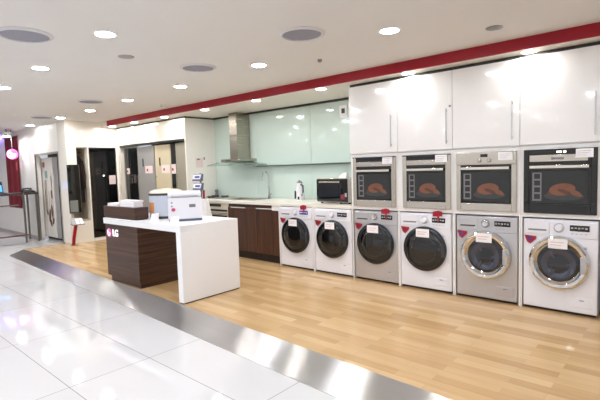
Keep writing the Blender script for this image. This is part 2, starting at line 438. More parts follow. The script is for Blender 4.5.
sensor(-4.0, 2.13, .065, .012, 'flat grey round ceiling speaker beside the large near vent', mat('speaker_grey', (168, 166, 164), .6, noise=.03), 'ceiling_speaker')
sensor(-2.86, 3.6, .022, .03, 'tiny sprinkler head in the ceiling in front of the aqua glass', GREY, 'ceiling_sprinkler')
sensor(-6.5, 4.05, .05, .04, 'small white smoke detector near the far end of the red band', PAINT, 'smoke_detector')
sensor(-1.24, 3.85, .06, .012, 'small grey ceiling sensor beside the red band above the ovens', GREY)

# ------------------------------------------------------------------ kitchen: glass wall, hood, worktop
for x0, x1, lab in [(-4.447, -3.165, 'aqua glass wall panel behind the microwave'), (-5.667, -4.451, 'aqua glass wall panel behind the faucet'), (XP+.004, -5.671, 'aqua glass wall panel behind the range hood')]:
    tag(bx('wall_glass_panel', AQUA, x0, x1, YK-.006, YK+.011, .906, 2.35, None, .002), lab, 'glass panel', None, 'structure')
HC = -5.93
t = thing('range_hood', 'steel chimney range hood with curved glass canopy over the worktop', 'range hood', (HC, YK-.006, 1.5))
bx('chimney', STEELH, -6.03, -5.835, 5.02, YK-.007, 1.585, 2.37, t, .003)
MB().box(-6.027, -5.838, 5.017, YK-.008, 1.98, 1.984).build('chimney_joint', DGREY, t)
bx('motor_box', STEELH, -6.18, -5.68, 4.93, YK-.007, 1.535, 1.585, t, .008)
c = MB(); n = 14; x0, x1 = -6.43, -5.43
pts = []
for k in range(n+1):
    u = k/n*2-1; pts.append((HC+u*.5, 1.53-.05*u*u))
poly = pts + [(x, z-.008) for x, z in reversed(pts)]
c.prism(poly, 4.82, YK-.008, 'xz'); c.build('glass_canopy', AQUACLEAR, t)
bx('filter', METALG, -6.14, -5.72, 4.97, 5.28, 1.527, 1.537, t)
for k in range(4): MB().cyl((-6.03+k*.035, 4.928, 1.56), .008, -.006, 'y', 10).build('button', DGREY, t)
t = thing('wall_shelf', 'long thin frosted glass shelf on the aqua wall', 'shelf', (-4.45, YK-.006, 1.445))
bx('glass_plate', SHELFG, -5.68, -3.165, YK-.12, YK-.008, 1.447, 1.457, t, .002)
bx('rail', METALG, -5.68, -3.165, YK-.03, YK-.007, 1.437, 1.447, t)
t = thing('wall_switch', 'white wall switch with dark rocker high on the aqua glass', 'switch', (-3.82, YK-.006, 2.13))
bx('plate', MATTW, -3.885, -3.755, YK-.016, YK-.0065, 2.10, 2.28, t, .004)
bx('rocker', DGREY, -3.845, -3.785, YK-.022, YK-.016, 2.165, 2.235, t, .003)

WZ0, WZ1 = .866, .905
w = MB(); SX0, SX1, SY0, SY1 = -5.95, -5.2, 4.76, 5.14
w.box(XP+.003, SX0, D, YK-.008, WZ0, WZ1); w.box(SX1, -3.162, D, YK-.008, WZ0, WZ1); w.box(SX0, SX1, D, SY0, WZ0, WZ1); w.box(SX0, SX1, SY1, YK-.008, WZ0, WZ1)
tag(w.build('worktop', mat('cream_stone', (232, 228, 216), .25, noise=.02), None), 'long cream worktop carrying the sink and the microwave', 'worktop')
t = thing('kitchen_sink', 'inset steel sink basin in the cream worktop', 'sink', (-5.57, 4.95, WZ1))
w = MB(); q_ = .02
w.box(SX0-.015, SX1+.015, SY0-.015, SY0+.004, WZ1, WZ1+.004); w.box(SX0-.015, SX1+.015, SY1-.004, SY1+.015, WZ1, WZ1+.004)
w.box(SX0-.015, SX0+.004, SY0, SY1, WZ1, WZ1+.004); w.box(SX1-.004, SX1+.015, SY0, SY1, WZ1, WZ1+.004)
w.build('rim', STEEL, t)
w = MB(); z0 = WZ1-.15; e = .001
w.box(SX0+e, SX1-e, SY0+e, SY1-e, z0, z0+.003); w.box(SX0+e, SX0+.004, SY0+e, SY1-e, z0, WZ1-e); w.box(SX1-.004, SX1-e, SY0+e, SY1-e, z0, WZ1-e)
w.box(SX0+e, SX1-e, SY0+e, SY0+.004, z0, WZ1-e); w.box(SX0+e, SX1-e, SY1-.004, SY1-e, z0, WZ1-e); w.build('basin', STEEL, t)
MB().cyl((-5.57, 4.95, z0+.003), .04, .003, 'z', 20).build('drain', DGREY, t)
t = thing('faucet', 'tall chrome gooseneck faucet behind the sink', 'faucet', (-5.36, 5.22, WZ1))
FX, FY = -5.30, 5.22
pts = [(FX, FY, WZ1+.02), (FX, FY, WZ1+.34)] + [(FX-.05+.05*math.cos(a), FY-.03*(1-math.cos(a)), WZ1+.34+.1*math.sin(a)) for a in [k*PI/10 for k in range(1, 11)]] + [(FX-.102, FY-.062, WZ1+.29)]
MB().tube(pts, .012, 10).build('spout', CHROME, t)
MB().lathe([(.032, 0), (.032, .01), (.022, .02), (.022, .07), (.014, .08)], (FX, FY, WZ1), 'z', 20).build('base', CHROME, t)
MB().tube([(FX+.02, FY-.01, WZ1+.05), (FX+.085, FY-.03, WZ1+.085)], .007, 8).build('lever', CHROME, t)
t = thing('gas_hob', 'low steel hob on the worktop beside the kitchen side panel', 'hob', (-6.4, 4.95, WZ1))
bx('plate', STEEL, -6.7, -6.12, 4.72, 5.2, WZ1+.0005, WZ1+.012, t, .004)
for x, y in ((-6.55, 5.06), (-6.27, 5.06), (-6.41, 4.86)):
    bu = MB().lathe([(.05, 0), (.05, .012), (.03, .016), (0, .016)], (x, y, WZ1+.012), 'z', 20).build('burner', DGREY, t)
    MB().box(x-.09, x+.09, y-.006, y+.006, WZ1+.03, WZ1+.038).box(x-.006, x+.006, y-.09, y+.09, WZ1+.03, WZ1+.038).box(x-.09, x-.082, y-.006, y+.006, WZ1+.012, WZ1+.03).box(x+.082, x+.09, y-.006, y+.006, WZ1+.012, WZ1+.03).build('pan_support', BLACK, bu)
t = thing('pepper_mill', 'small grey canister at the far end of the worktop', 'canister', (-6.75, 5.1, WZ1))
MB().lathe([(.035, 0), (.03, .06), (.022, .075), (.035, .09), (.035, .12), (.015, .135), (0, .135)], (-6.76, 5.26, WZ1), 'z', 20).build('body', GREY, t)
# white jug
t = thing('jug', 'tall white jug with dark handle on the worktop left of the microwave', 'jug', (-4.56, 5.15, WZ1))
J = (-4.56, 5.15, WZ1)
MB().lathe([(.07, 0), (.075, .02), (.068, .12), (.05, .2), (.042, .24), (.048, .26)], J, 'z', 28).build('body', APPW, t)
MB().lathe([(.046, .26), (.04, .278), (.014, .284), (.014, .3), (0, .302)], J, 'z', 24).build('lid', GREY, t)
MB().tube([(J[0]+.045, J[1]-.02, WZ1+.235), (J[0]+.11, J[1]-.045, WZ1+.22), (J[0]+.115, J[1]-.05, WZ1+.12), (J[0]+.066, J[1]-.026, WZ1+.07)], .011, 8).build('handle', DGREY, t)
MB().prism([(J[0]-.035, WZ1+.02), (J[0]-.012, WZ1+.02), (J[0]-.012, WZ1+.12), (J[0]-.03, WZ1+.14)], J[1]-.085, J[1]-.06, 'xz').build('grip_strip', BLACK, t)
t2 = thing('sachet', 'small black and white packet beside the white jug', 'packet', (-4.44, 5.0, WZ1))
MB().prism([(-4.475, WZ1), (-4.405, WZ1), (-4.415, WZ1+.09), (-4.465, WZ1+.1)], 4.99, 5.02, 'xz').build('packet', PAPER, t2)
bx('print', BLACK, -4.46, -4.425, 4.988, 4.99, WZ1+.015, WZ1+.06, t2)

# microwave
MX0, MX1, MY = -3.87, -3.29, 4.735
t = thing('microwave_oven', 'black fronted microwave oven with steel sides on the worktop', 'microwave', ((MX0+MX1)/2, MY+.2, WZ1))
bx('case', STEEL, MX0, MX1, MY, MY+.38, WZ1+.018, 1.243, t, .006)
bx('door', BLACKG, MX0+.008, MX1-.06, MY-.022, MY-.001, WZ1+.03, 1.235, t, .004)
bx('window', GLASSD, MX0+.06, MX1-.2, MY-.0235, MY-.022, WZ1+.07, 1.15, t)
bx('handle', STEEL, MX0+.06, MX1-.17, MY-.04, MY-.0225, 1.185, 1.205, t, .004)
bx('control_strip', STEEL, MX1-.056, MX1-.004, MY-.02, MY-.001, WZ1+.03, 1.235, t, .003)
bx('label_strip', LGREY, MX1-.1, MX1-.07, MY-.0235, MY-.022, 1.0, 1.05, t)
MB().cyl((MX1-.13, MY-.022, 1.0), .035, -.01, 'y', 20).build('dial', mat('dark_red_print', (120, 40, 48), .4, noise=.1), t)
for x in (MX0+.06, MX1-.2, MX1-.06):
    MB().cyl((x, MY+.03, WZ1), .015, .018, 'z', 12).build('foot', BLACK, t)
tag(MB().hexa([(-3.6, 4.86, 1.244), (-3.47, 4.86, 1.244), (-3.47, 4.93, 1.244), (-3.6, 4.93, 1.244), (-3.55, 4.88, 1.30), (-3.47, 4.88, 1.315), (-3.47, 4.91, 1.315), (-3.55, 4.91, 1.30)]).build('white_shape', PAPER), 'small white tapered shape on top of the microwave', 'paper')  # plain white tapered block on the microwave

# base units
t = thing('built_in_appliance', 'cream fronted appliance with dark slots built in under the worktop', 'built-in appliance', (-5.845, 4.9, 0))
bx('case', MATTW, -6.095, -5.595, 4.6, 5.15, .1, .862, t)
bx('plinth', WENGE_V, -6.095, -5.595, 4.66, 4.7, 0, .1, t)
bx('control_panel', LIDB, -6.093, -5.597, 4.575, 4.6, .77, .86, t, .003)
bx('display', BLACK, -6.08, -5.78, 4.573, 4.576, .80, .845, t)
bx('door', LIDB, -6.093, -5.597, 4.575, 4.6, .12, .765, t, .003)
bx('slot', BLACK, -6.07, -5.62, 4.573, 4.576, .725, .755, t)
bx('handle', STEEL, -6.07, -5.62, 4.545, 4.57, .69, .71, t, .004)
bx('window', BLACK, -6.06, -5.63, 4.573, 4.576, .45, .66, t)
bx('foot_rail', STEEL, -6.08, -5.61, 4.572, 4.575, .4, .42, t)
t = thing('base_cabinet', 'plain white base cabinet between the side panel and the cream appliance', 'cabinet', (-6.46, 4.9, 0))
bx('body', MATTW, XP+.005, -6.1, 4.6, 5.2, .1, .862, t); bx('door', MATTW, XP+.007, -6.102, 4.578, 4.599, .12, .858, t, .002)
bx('plinth', WENGE_V, XP+.005, -6.1, 4.66, 4.7, 0, .1, t)
for x0, x1, lab, filler in [(-5.59, -4.925, 'dark wood base cabinet beside the cream built-in appliance', 0), (-4.92, -4.435, 'dark wood base cabinet beside the first washing machine', 1)]:
    t = thing('base_cabinet', lab, 'cabinet', ((x0+x1)/2, 4.9, 0))
    w = MB(); w.box(x0, x0+.018, 4.58, 5.2, .12, .862); w.box(x1-.018, x1, 4.58, 5.2, .12, .862); w.box(x0, x1, 5.18, 5.2, .12, .862); w.box(x0, x1, 4.58, 5.2, .12, .138)
    w.box(x0, x1, 4.585, 4.6, .82, .862); w.build('body', WENGE_V, t)
    bx('door', WENGE_V, x0+.003, x1-.003, 4.558, 4.579, .135, .815, t, .002)
    bx('plinth', mat('plinth_dark_brown', (40, 26, 18), .5, noise=.1), x0, x1, 4.63, 4.65, 0, .12, t)
    hx0, hx1 = (x0+.09, x0+.43) if not filler else (x0+.0, x0+.335)
    bx('handle', mat('bright_handle', (226, 224, 218), .25, metal=.4, noise=.02), hx0+.01, hx1, 4.535, 4.557, .80, .818, t, .004)
    if filler: bx('white_filler', MATTW, -4.58, x1, 4.55, 4.557, .79, .862, t)

# ------------------------------------------------------------------ washing machines
def washer(xc, label, body, style, tagc=None, mark='vee', hasblue=False):
    t = thing('washing_machine', label, 'washing machine', (xc, D, 0), 0, 'washing machines under the shelf')
    W, H, dp = .298, .857, .55
    # body, with a round port that the door closes
    bx('body', body, -W, W, 0, dp, .025, H, t, .008, True)
    bx('plinth', BLACK, -W+.01, W-.01, .012, dp-.02, .008, .03, t, 0, True)
    for sx in (-1, 1): MB().cyl((sx*.24, .06, 0), .02, .012, 'z', 12).build('foot', BLACK, t, True)
    bx('control_panel', body, -W+.003, W-.003, -.008, .004, .70, H-.012, t, .005, True)
    dr = bx('detergent_drawer', body, -W+.02, -.075, -.013, -.006, .722, H-.022, t, .004, True)
    bx('drawer_grip', GREY if body is APPW else DGREY, -W+.045, -.1, -.0145, -.0128, .75, .765, dr, 0, True)
    kn = MB().lathe([(.036, .004), (.036, -.012), (.03, -.03), (.026, -.034), (0, -.035)], (0, -.006, .785), 'y', 28).build('program_knob', body if body is APPW else CHROME, t, True)
    MB().lathe([(.037, .0), (.042, -.004), (.042, .003)], (0, -.006, .785), 'y', 28).build('knob_ring', DGREY if style == 'chrome' else GREY, kn, True)
    ds = bx('display', BLUET if hasblue else BLACKG, .085, .235, -.0125, -.006, .762, .815, t, .002, True)
    ic = MB()
    for k in range(5): ic.box(.095+.027*k, .112+.027*k, -.0135, -.0124, .782+.004*(k % 2), .796)
    ic.build('display_print', LGREY if not hasblue else PAPER, ds, True)
    bt = MB()
    for k in range(4): bt.box(.095+.035*k, .113+.035*k, -.0105, -.007, .735, .742)
    bt.build('button_row', LGREY, t, True)
    ZC_ = .468
    if style == 'dark':
        ring = MB().lathe([(.247, .002), (.249, -.02), (.243, -.038), (.225, -.048), (.205, -.046), (.2, -.036)], (0, 0, ZC_), 'y', 56, cap=False).build('door_ring', DCHROME, t, True)
        MB().lathe([(.21, -.036), (.19, -.046), (.13, -.056), (.06, -.062), (0, -.063)], (0, 0, ZC_), 'y', 56).build('door_glass', GLASSD, t, True)
        MB().lathe([(.155, -.0535), (.15, -.0575), (.142, -.0555)], (0, 0, ZC_), 'y', 48, cap=False).build('glass_rim', mat('dark_grey_rim', (40, 42, 46), .2, coat=.4, noise=.1), ring, True)
        bx('door_grip', DGREY, .205, .236, -.052, -.044, ZC_-.07, ZC_+.07, ring, .004, True)
    else:
        ring = MB().lathe([(.247, .002), (.249, -.02), (.24, -.045), (.222, -.056), (.198, -.052), (.18, -.03), (.165, -.02)], (0, 0, ZC_), 'y', 56, cap=False).build('door_ring', CHROME, t, True)
        MB().lathe([(.185, -.004), (.168, -.018)], (0, 0, ZC_), 'y', 48, cap=False).build('door_gasket', DGREY, ring, True)
        MB().lathe([(.185, -.022), (.16, -.03), (.1, -.026), (.05, -.016), (0, -.012)], (0, 0, ZC_), 'y', 48).build('door_glass', mat('smoked_blue_glass', (14, 16, 24), .05, coat=.6, noise=.1), t, True)
        dm = MB().lathe([(.14, -.0295), (.12, -.0292), (.09, -.0265), (.095, -.0285), (.135, -.0315)], (0, 0, ZC_-.012), 'y', 40, cap=False).build('drum_rim', DRUM, ring, True)
        for k in range(3):
            a = PI/2+k*2*PI/3
            MB().box(-.013, .013, -.031, -.026, .06, .13, 0, Matrix.Translation((0, 0, ZC_-.01)) @ Matrix.Rotation(a, 4, 'Y')).build('drum_lifter', DRUM, dm, True)
        bx('door_grip', LGREY, .175, .215, -.058, -.045, ZC_-.075, ZC_+.075, ring, .006, True)
    fp = bx('filter_flap', body, .1, .26, -.004, .003, .075, .165, t, .004, True)
    bx('flap_catch', GREY, .165, .2, -.0052, -.0038, .138, .146, fp, 0, True)
    # energy mark: red pennant with violet half
    X0 = -W+.012
    ps = MB()
    ps.prism([(X0, .70), (X0+.1, .692), (X0+.095, .665), (X0+.05, .62), (X0+.02, .64)], -.0105, .001, 'xz')
    mk = ps.build('energy_sticker', REDTAG, t, True)
    MB().prism(ellipse(X0+.045, .668, .022, .02), -.0118, -.0103, 'xz').build('sticker_emblem', PURPT if style == 'chrome' else mat('dark_red_print2', (120, 14, 30), .4, noise=.1), mk, True)
    # price card on the door
    ca = MB().box(-.075, .078, -.068, -.0645, ZC_+.135, ZC_+.225, 0).build('price_card', PAPER, t, True)
    ln = MB()
    for k in range(2): ln.box(-.055, .03+.02*k, -.0687, -.0679, ZC_+.165+.024*k, ZC_+.171+.024*k)
    ln.build('card_print', mat('faint_pink_print', (205, 170, 172), .5, noise=.1), ca, True)
    MB().box(.2, .215, -.0075, -.002, .6, .625).build('panel_mark', LGREY, t, True)
    if tagc:
        x = tagc
        tg = MB().prism([(x-.055, .83), (x+.05, .836), (x+.052, .885), (x+.01, .895), (x-.055, .882)], -.02, -.0165, 'xz').build('red_tag', REDTAG, t, True)
        MB().prism([(x-.006, .84), (x+.02, .84), (x+.012, .775), (x+.0, .775)], -.0185, -.0172, 'xz').build('tag_strip', REDTAG, tg, True)
    return t
washer(-4.107, 'white washing machine with dark door beside the dark wood cabinets, blue display sticker', APPW, 'dark', .165, hasblue=True)
washer(-3.468, 'white washing machine with dark door under the microwave', APPW, 'dark')
washer(-2.825, 'silver washing machine with dark smoked door and red tag on top', SILV, 'dark', .15)
washer(-2.192, 'white washing machine with dark door between two silver machines, red tag on top', APPW, 'dark', .155)
washer(-1.540, 'silver washing machine with wide chrome door ring', SILV, 'chrome')
washer(-.893, 'white washing machine with chrome door ring below the black oven', APPW, 'chrome')
# white panels either side of the first two machines
tag(bx('divider_panel', GLOSSW, -3.803, -3.773, D, 5.1, 0, .8655), 'white upright panel between the first and second washing machines', 'panel')
tag(bx('divider_panel', GLOSSW, -4.432, -4.411, D, 5.1, 0, .8655), 'white upright panel between dark cabinet and first washing machine', 'panel')

# ------------------------------------------------------------------ tall appliance columns
BX = [-3.157, -2.508, -1.866, -1.217, XR]
OV = [(-3.118, -2.535), (-2.447, -1.892), (-1.829, -1.251), (-1.187, -.606)]
HX = [-2.575, -1.928, -1.288, -.625]
DX = [-3.157, -2.503, -1.87, -1.222, XR]
colname = ['nearest the aqua glass wall', 'second from the aqua glass wall', 'over the silver chrome-door washer', 'around the black oven']
for i in range(4):
    x0, x1 = BX[i]+.001, BX[i+1]-.001
    t = thing('tall_cabinet', 'tall white gloss cabinet column ' + colname[i], 'cabinet', ((x0+x1)/2, D+.3, 0), 0, 'tall white appliance columns')
    for xa, xb in ((x0, x0+.014), (x1-.014, x1)): bx('side_panel', GLOSSW, xa, xb, D, 5.2, 0, 2.34, t)
    bx('back_panel', MATTW, x0+.015, x1-.015, 5.18, 5.199, 0, 2.34, t)
    o0, o1 = OV[i]
    f = MB(); f.box(x0+.0145, x1-.0145, D, D+.5, .872, .908)
    f.build('shelf', GLOSSW, t)
    f = MB(); f.box(x0+.0145, o0+.012, D, D+.05, .9085, 1.535); f.box(o1-.012, x1-.0145, D, D+.05, .9085, 1.535); f.box(o0+.012, o1-.012, D, D+.05, 1.488, 1.535)
    f.build('front_frame', GLOSSW, t)
    bx('top_box', MATTW, x0+.015, x1-.015, D+.003, 5.17, 1.536, 2.338, t)
    d0, d1 = DX[i]+.0025, DX[i+1]-.0025
    d = bx('door', GLOSSW, d0, d1, D-.02, D-.0005, 1.545, 2.345, t, .002)
    h = MB(); hx = HX[i]
    h.box(hx-.005, hx+.005, D-.05, D-.04, 1.6, 1.965); h.box(hx-.004, hx+.004, D-.041, D-.0195, 1.62, 1.632); h.box(hx-.004, hx+.004, D-.041, D-.0195, 1.935, 1.947)
    h.build('handle', mat('satin_handle', (186, 188, 190), .3, metal=.8, noise=.03), d)
    if i == 1:
        MB().cyl((hx+.035, D-.02, 1.985), .012, -.006, 'y', 14).build('lock', METALG, d)

# ------------------------------------------------------------------ ovens
def oven(i, label, style):
    o0, o1 = OV[i]; xc = (o0+o1)/2; W = (o1-o0)/2; z0, z1 = .912, 1.497; yf = D-.022
    t = thing('built_in_oven', label, 'oven', (xc, D, z0-.003), 0, 'built-in ovens in the white columns')
    fm = BLACKG if style == 'black' else STEEL
    L0, L1 = o0, o1
    bx('housing', METALG, L0+.02, L1-.02, D+.004, D+.48, z0+.006, z1-.02, t)
    f = MB()
    ls, rs = (.05, .055) if style == 'steel' else (.045, .045)
    bot = .075
    gt = z1 - .125
    if style == 'steel':      # steel sides, black top strip with steel control strip
        f.box(L0, L0+ls, yf, D+.003, z0, z1-.01); f.box(L1-rs, L1, yf, D+.003, z0, z1-.01); f.box(L0+ls, L1-rs, yf, D+.003, z0, z0+bot)
        f.build('frame', fm, t, bevel=.003)
        bx('top_strip', BLACK, L0, L1, yf+.002, D+.003, z1-.0098, z1, t)
        cp = bx('control_panel', BLACK, L0+ls+.0005, L1-rs-.0005, yf+.003, D+.003, gt, z1-.0105, t)
        bx('control_strip', STEEL, L0+ls+.002, L1-rs-.002, yf-.001, yf+.0032, gt+.014, gt+.068, cp, .002)
        bx('control_print', LGREY, xc-.05, xc+.05, yf-.0018, yf-.0008, gt+.035, gt+.047, cp)
    elif style == 'knobs':
        f.box(L0, L0+ls, yf, D+.003, z0, gt); f.box(L1-rs, L1, yf, D+.003, z0, gt); f.box(L0+ls, L1-rs, yf, D+.003, z0, z0+bot)
        f.box(L0, L1, yf, D+.003, gt, z1)
        f.build('frame', fm, t, bevel=.003)
        cp = bx('control_panel', STEEL, L0+.004, L1-.004, yf-.003, yf-.0002, gt+.01, z1-.004, t, .002)
        bx('display', BLACK, xc-.045, xc+.025, yf-.0045, yf-.0028, gt+.075, gt+.105, cp, .001)
        for sx in (-.055, .04): MB().lathe([(.018, 0), (.018, -.014), (.013, -.02), (0, -.02)], (xc+sx, yf-.003, gt+.042), 'y', 20).build('knob', STEEL, cp)
    else:
        f.box(L0, L0+ls, yf, D+.003, z0, z1); f.box(L1-rs, L1, yf, D+.003, z0, z1); f.box(L0+ls, L1-rs, yf, D+.003, z0, z0+bot+.01); f.box(L0+ls, L1-rs, yf, D+.003, z1-.125, z1)
        f.build('frame', fm, t, bevel=.003)
        cp = bx('control_strip', STEEL, L0+.05, L1-.07, yf-.004, yf-.0002, z1-.112, z1-.052, t, .002)
        bx('control_print', GREY, xc-.06, xc+.04, yf-.0048, yf-.0038, z1-.095, z1-.075, cp)
        w = MB(); w.box(xc-.02, xc+.02, yf-.003, yf-.0005, z1-.035, z1-.02); w.box(xc+.035, xc+.055, yf-.003, yf-.0005, z1-.036, z1-.02); w.build('lit_digits', mat('lit_digits', (240, 240, 235), .4, emit=1.5), t)
    # door: black glass with a printed roast chicken, steel handle
    dr = bx('door', BLACKG, L0+ls+.001, L1-rs-.001, yf+.004, D+.003, z0+bot+.001 if style != 'black' else z0+bot+.011, gt-.001, t)
    hz = gt-.035
    h = MB(); h.box(L0+ls+.012, L1-rs-.012, yf-.035, yf-.02, hz-.013, hz+.013)
    for x in (L0+ls+.04, L1-rs-.04): h.box(x-.008, x+.008, yf-.021, yf+.0045, hz-.008, hz+.008)
    h.build('handle', mat('bright_steel', (222, 220, 214), .22, metal=.85, noise=.02), dr, bevel=.003)
    px0, px1, pz0, pz1 = L0+ls+.02, L1-rs-.02, z0+bot+.022, gt-.075
    pw = px1-px0; ph = pz1-pz0
    p = MB()
    p.box(px0, px1, yf+.0025, yf+.0045, pz0, pz1, 0)
    y1, y2, y3 = yf+.0018, yf+.0011, yf+.0004
    def flat(poly, m, y): p.prism(poly, y, yf+.003, 'xz', m)
    cx = px0+pw*.58; cz = pz0+ph*.36
    flat(ellipse(cx, cz-ph*.14, pw*.35, ph*.13), 3, y1)
    flat(ellipse(cx-.01, cz+.02, pw*.23, ph*.19, rot=.12), 1, y2)
    flat(ellipse(cx+pw*.2, cz-.01, pw*.13, ph*.08, rot=-.5), 1, y2+.0003)
    flat(ellipse(cx-pw*.2, cz-.005, pw*.1, ph*.08, rot=.5), 2, y2+.0005)
    flat(ellipse(cx+pw*.02, cz+.0, pw*.13, ph*.06, rot=-.35), 2, y3)
    flat([(px0+pw*.02, pz0+ph*.06), (px0+pw*.19, pz0+ph*.06), (px0+pw*.19, pz1-ph*.04), (px0+pw*.02, pz1-ph*.04)], 4, y1)
    for k in range(4):
        zz = pz0+ph*(.12+.215*k)
        flat([(px0+pw*.055, zz), (px0+pw*.165, zz), (px0+pw*.165, zz+ph*.16), (px0+pw*.055, zz+ph*.16)], 0, y2)
    p.build('window_print', [POSTER, CHICK, CHICKD, TRAY, mat('grey_text_strip', (112, 112, 114), .5, coat=.3, noise=.15)], dr)
    cx0, cx1 = (L1-.16, L1-.03)
    ca = bx('price_card', PAPER, cx0, cx1, yf-.012, yf-.009, z1-.085, z1-.008, t)
    ln = MB()
    for k in range(3): ln.box(cx0+.012, cx1-.02-.015*k, yf-.0128, yf-.0119, z1-.03-.018*k, z1-.026-.018*k)
    ln.build('card_print', LGREY, ca)
oven(0, 'steel built-in oven next to the aqua glass wall, over the dark-door silver washer', 'steel')
oven(1, 'steel built-in oven second from the aqua glass wall, in the white columns', 'steel')
oven(2, 'all-steel built-in oven with two knobs and a small display', 'knobs')
oven(3, 'black built-in oven with steel control strip at the end of the row', 'black')

# ------------------------------------------------------------------ island counter
IX0, IX1, IY0, IY1 = -5.72, -3.975, 2.6, 3.38
IZ0, IZ1 = .76, .833
t = thing('island_counter', 'white waterfall counter on a dark wood cabinet with lit emblem', 'counter', (-4.85, 3.0, 0))
bx('countertop', MATTW, IX0, IX1, IY0, IY1, IZ0, IZ1, t, .003)
bx('end_panel', MATTW, IX1-.085, IX1, IY0, IY1, .012, IZ0, t, .003)
bx('panel_foot', BLACK, IX1-.075, IX1-.01, IY0+.01, IY1-.01, 0, .012, t)
bx('cabinet', WENGE_H, -5.77, -4.95, 2.645, 3.3, .07, IZ0-.001, t, .003)
bx('plinth', WENGE_H, -5.70, -4.952, 2.66, 3.28, 0, .07, t)
em = MB().lathe([(.055, -.001), (.055, -.008), (.05, -.011), (0, -.012)], (-5.66, 2.645, .636), 'y', 32).build('emblem', PINKS, t)
w = MB()
for a0, a1 in ((100, 350),):
    n = 24; ra, rb = .042, .034
    ang = [math.radians(a0+(a1-a0)*k/n) for k in range(n+1)]
    poly = [(-5.655+ra*math.cos(a), .636+ra*math.sin(a)) for a in ang]+[(-5.655+rb*math.cos(a), .636+rb*math.sin(a)) for a in reversed(ang)]
    for k in range(n):
        w.prism([poly[k], poly[k+1], poly[2*n-k], poly[2*n+1-k]], 2.632, 2.634, 'xz')
w.box(-5.66, -5.652, 2.632, 2.634, .618, .655); w.box(-5.66, -5.64, 2.632, 2.634, .612, .619); w.box(-5.655, -5.613, 2.632, 2.634, .632, .639)
w.prism(ellipse(-5.676, .652, .006, .006, 12), 2.632, 2.634, 'xz')
w.build('emblem_face', WHITEE, em)
og = world_org(t)
text_mesh('letters', 'LG', .12, WHITEE, t, Vector((-5.495, 2.642, .637))-og, (PI/2, 0, 0))
# riser tray on the counter
t = thing('display_riser', 'dark wood riser box on the far end of the white counter', 'riser', (-5.34, 2.75, IZ1))
w = MB(); w.box(-5.745, -4.935, 2.625, 2.645, IZ1+.012, .984); w.box(-5.745, -4.935, 2.78, 2.80, IZ1+.012, .984); w.box(-5.745, -5.725, 2.645, 2.78, IZ1+.012, .984); w.box(-4.955, -4.935, 2.645, 2.78, IZ1+.012, .984)
w.build('sides', WENGE_H, t, bevel=.003)
bx('top', mat('brown_top', (86, 66, 54), .4, noise=.1), -5.725, -4.955, 2.645, 2.78, .975, .985, t)
bx('base', BLACK, -5.735, -4.945, 2.635, 2.79, IZ1, IZ1+.012, t)
def stack(x0, x1, y0, y1, z0, n, th, lab, grp):
    for k in range(n):
        dx = random.uniform(-.01, .01); dy = random.uniform(-.006, .006)
        tag(bx('leaflet', PAPER, x0+dx, x1+dx, y0+dy, y1+dy, z0+k*th, z0+(k+.92)*th), lab, 'leaflet', grp)
stack(-5.69, -5.42, 2.66, 2.775, .985, 3, .012, 'white leaflet in the low stack at the far end of the riser', 'leaflets in the low stack')
stack(-5.36, -5.0, 2.66, 2.775, .985, 4, .02, 'white brochure in the higher stack on the riser by the grey canister', 'brochures in the higher stack')
# grey round appliance
GX, GY, GR = -4.925, 3.045, .205
t = thing('countertop_appliance', 'round blue-grey countertop appliance with a beige lid beside the riser', 'kitchen appliance', (GX, GY, IZ1))
G0 = (GX, GY, IZ1)
MB().lathe([(GR*.97, 0), (GR*.99, .03)], G0, 'z', 48).build('base', DGREY, t)
MB().lathe([(GR*.99, .0305), (GR, .05), (GR, .28)], G0, 'z', 48).build('body', BGREY, t)
MB().lathe([(GR*1.01, .2805), (GR*1.015, .292), (GR*1.01, .308)], G0, 'z', 48).build('rim_band', DGREY, t)
ld = MB().lathe([(GR*.99, .3085), (GR*.95, .33), (GR*.72, .35), (GR*.35, .356), (0, .357)], G0, 'z', 48).build('lid', LIDB, t)
MB().lathe([(.06, .3555), (.06, .3605), (.05, .363), (0, .363)], G0, 'z', 28).build('lid_badge', mat('lid_badge', (206, 190, 160), .3, noise=.03), ld)
a = math.radians(-96)
def onring(r, ang, z): return (GX+r*math.cos(ang), GY+r*math.sin(ang), z)
w = MB()
for k in range(5):
    a0 = math.radians(-112+k*7); a1 = math.radians(-112+(k+1)*7)
    w._add([onring(GR+.002, a0, IZ1+.07), onring(GR+.002, a1, IZ1+.07), onring(GR+.002, a1, IZ1+.2), onring(GR+.002, a0, IZ1+.2)], [(0, 1, 2, 3)])
w.build('sticker', ORANGE, t)
# white boxy appliance, turned towards the hall
ang = math.radians(58)
t = thing('countertop_appliance', 'white boxy countertop appliance with a hinged lid near the counter end', 'kitchen appliance', (-4.42, 2.745, IZ1), ang)
WW, WD = .378, .25
MB().box(.08, WW-.004, -.003, WD-.01, 0, .02).box(.01, .08, .02, WD-.02, 0, .02).build('base', mat('blue_grey_base', (96, 104, 124), .4, noise=.05), t, True)
MB().box(0, WW, 0, WD, .0205, .272).build('body', APPW, t, True, .012, 3)
lid = MB()
n = 10; prof = [(0, .276), (0, .30)]
for k in range(n+1):
    u = k/n; prof.append((WD*u, .30+.042*math.sin(PI*(.12+.76*u))))
prof += [(WD, .276)]
lid.prism(prof, .006, WW-.006, 'yz'); lid.build('lid', APPW, t, True, .006)
MB().box(.04, WW-.04, -.006, .004, .277, .292).build('lid_catch', LGREY, t, True, .002)
pn = MB().box(.235, .305, -.003, .001, .155, .19).build('front_badge', GREY, t, True)
MB().prism(ellipse(.06, .135, .022, .02), -.003, .001, 'xz').build('round_button', mat('pink_button', (196, 70, 110), .4, noise=.05), t, True)
for z in (.175, .215): MB().prism(ellipse(.045, z, .01, .009, 14), -.003, .001, 'xz').build('small_button', GREY, t, True)
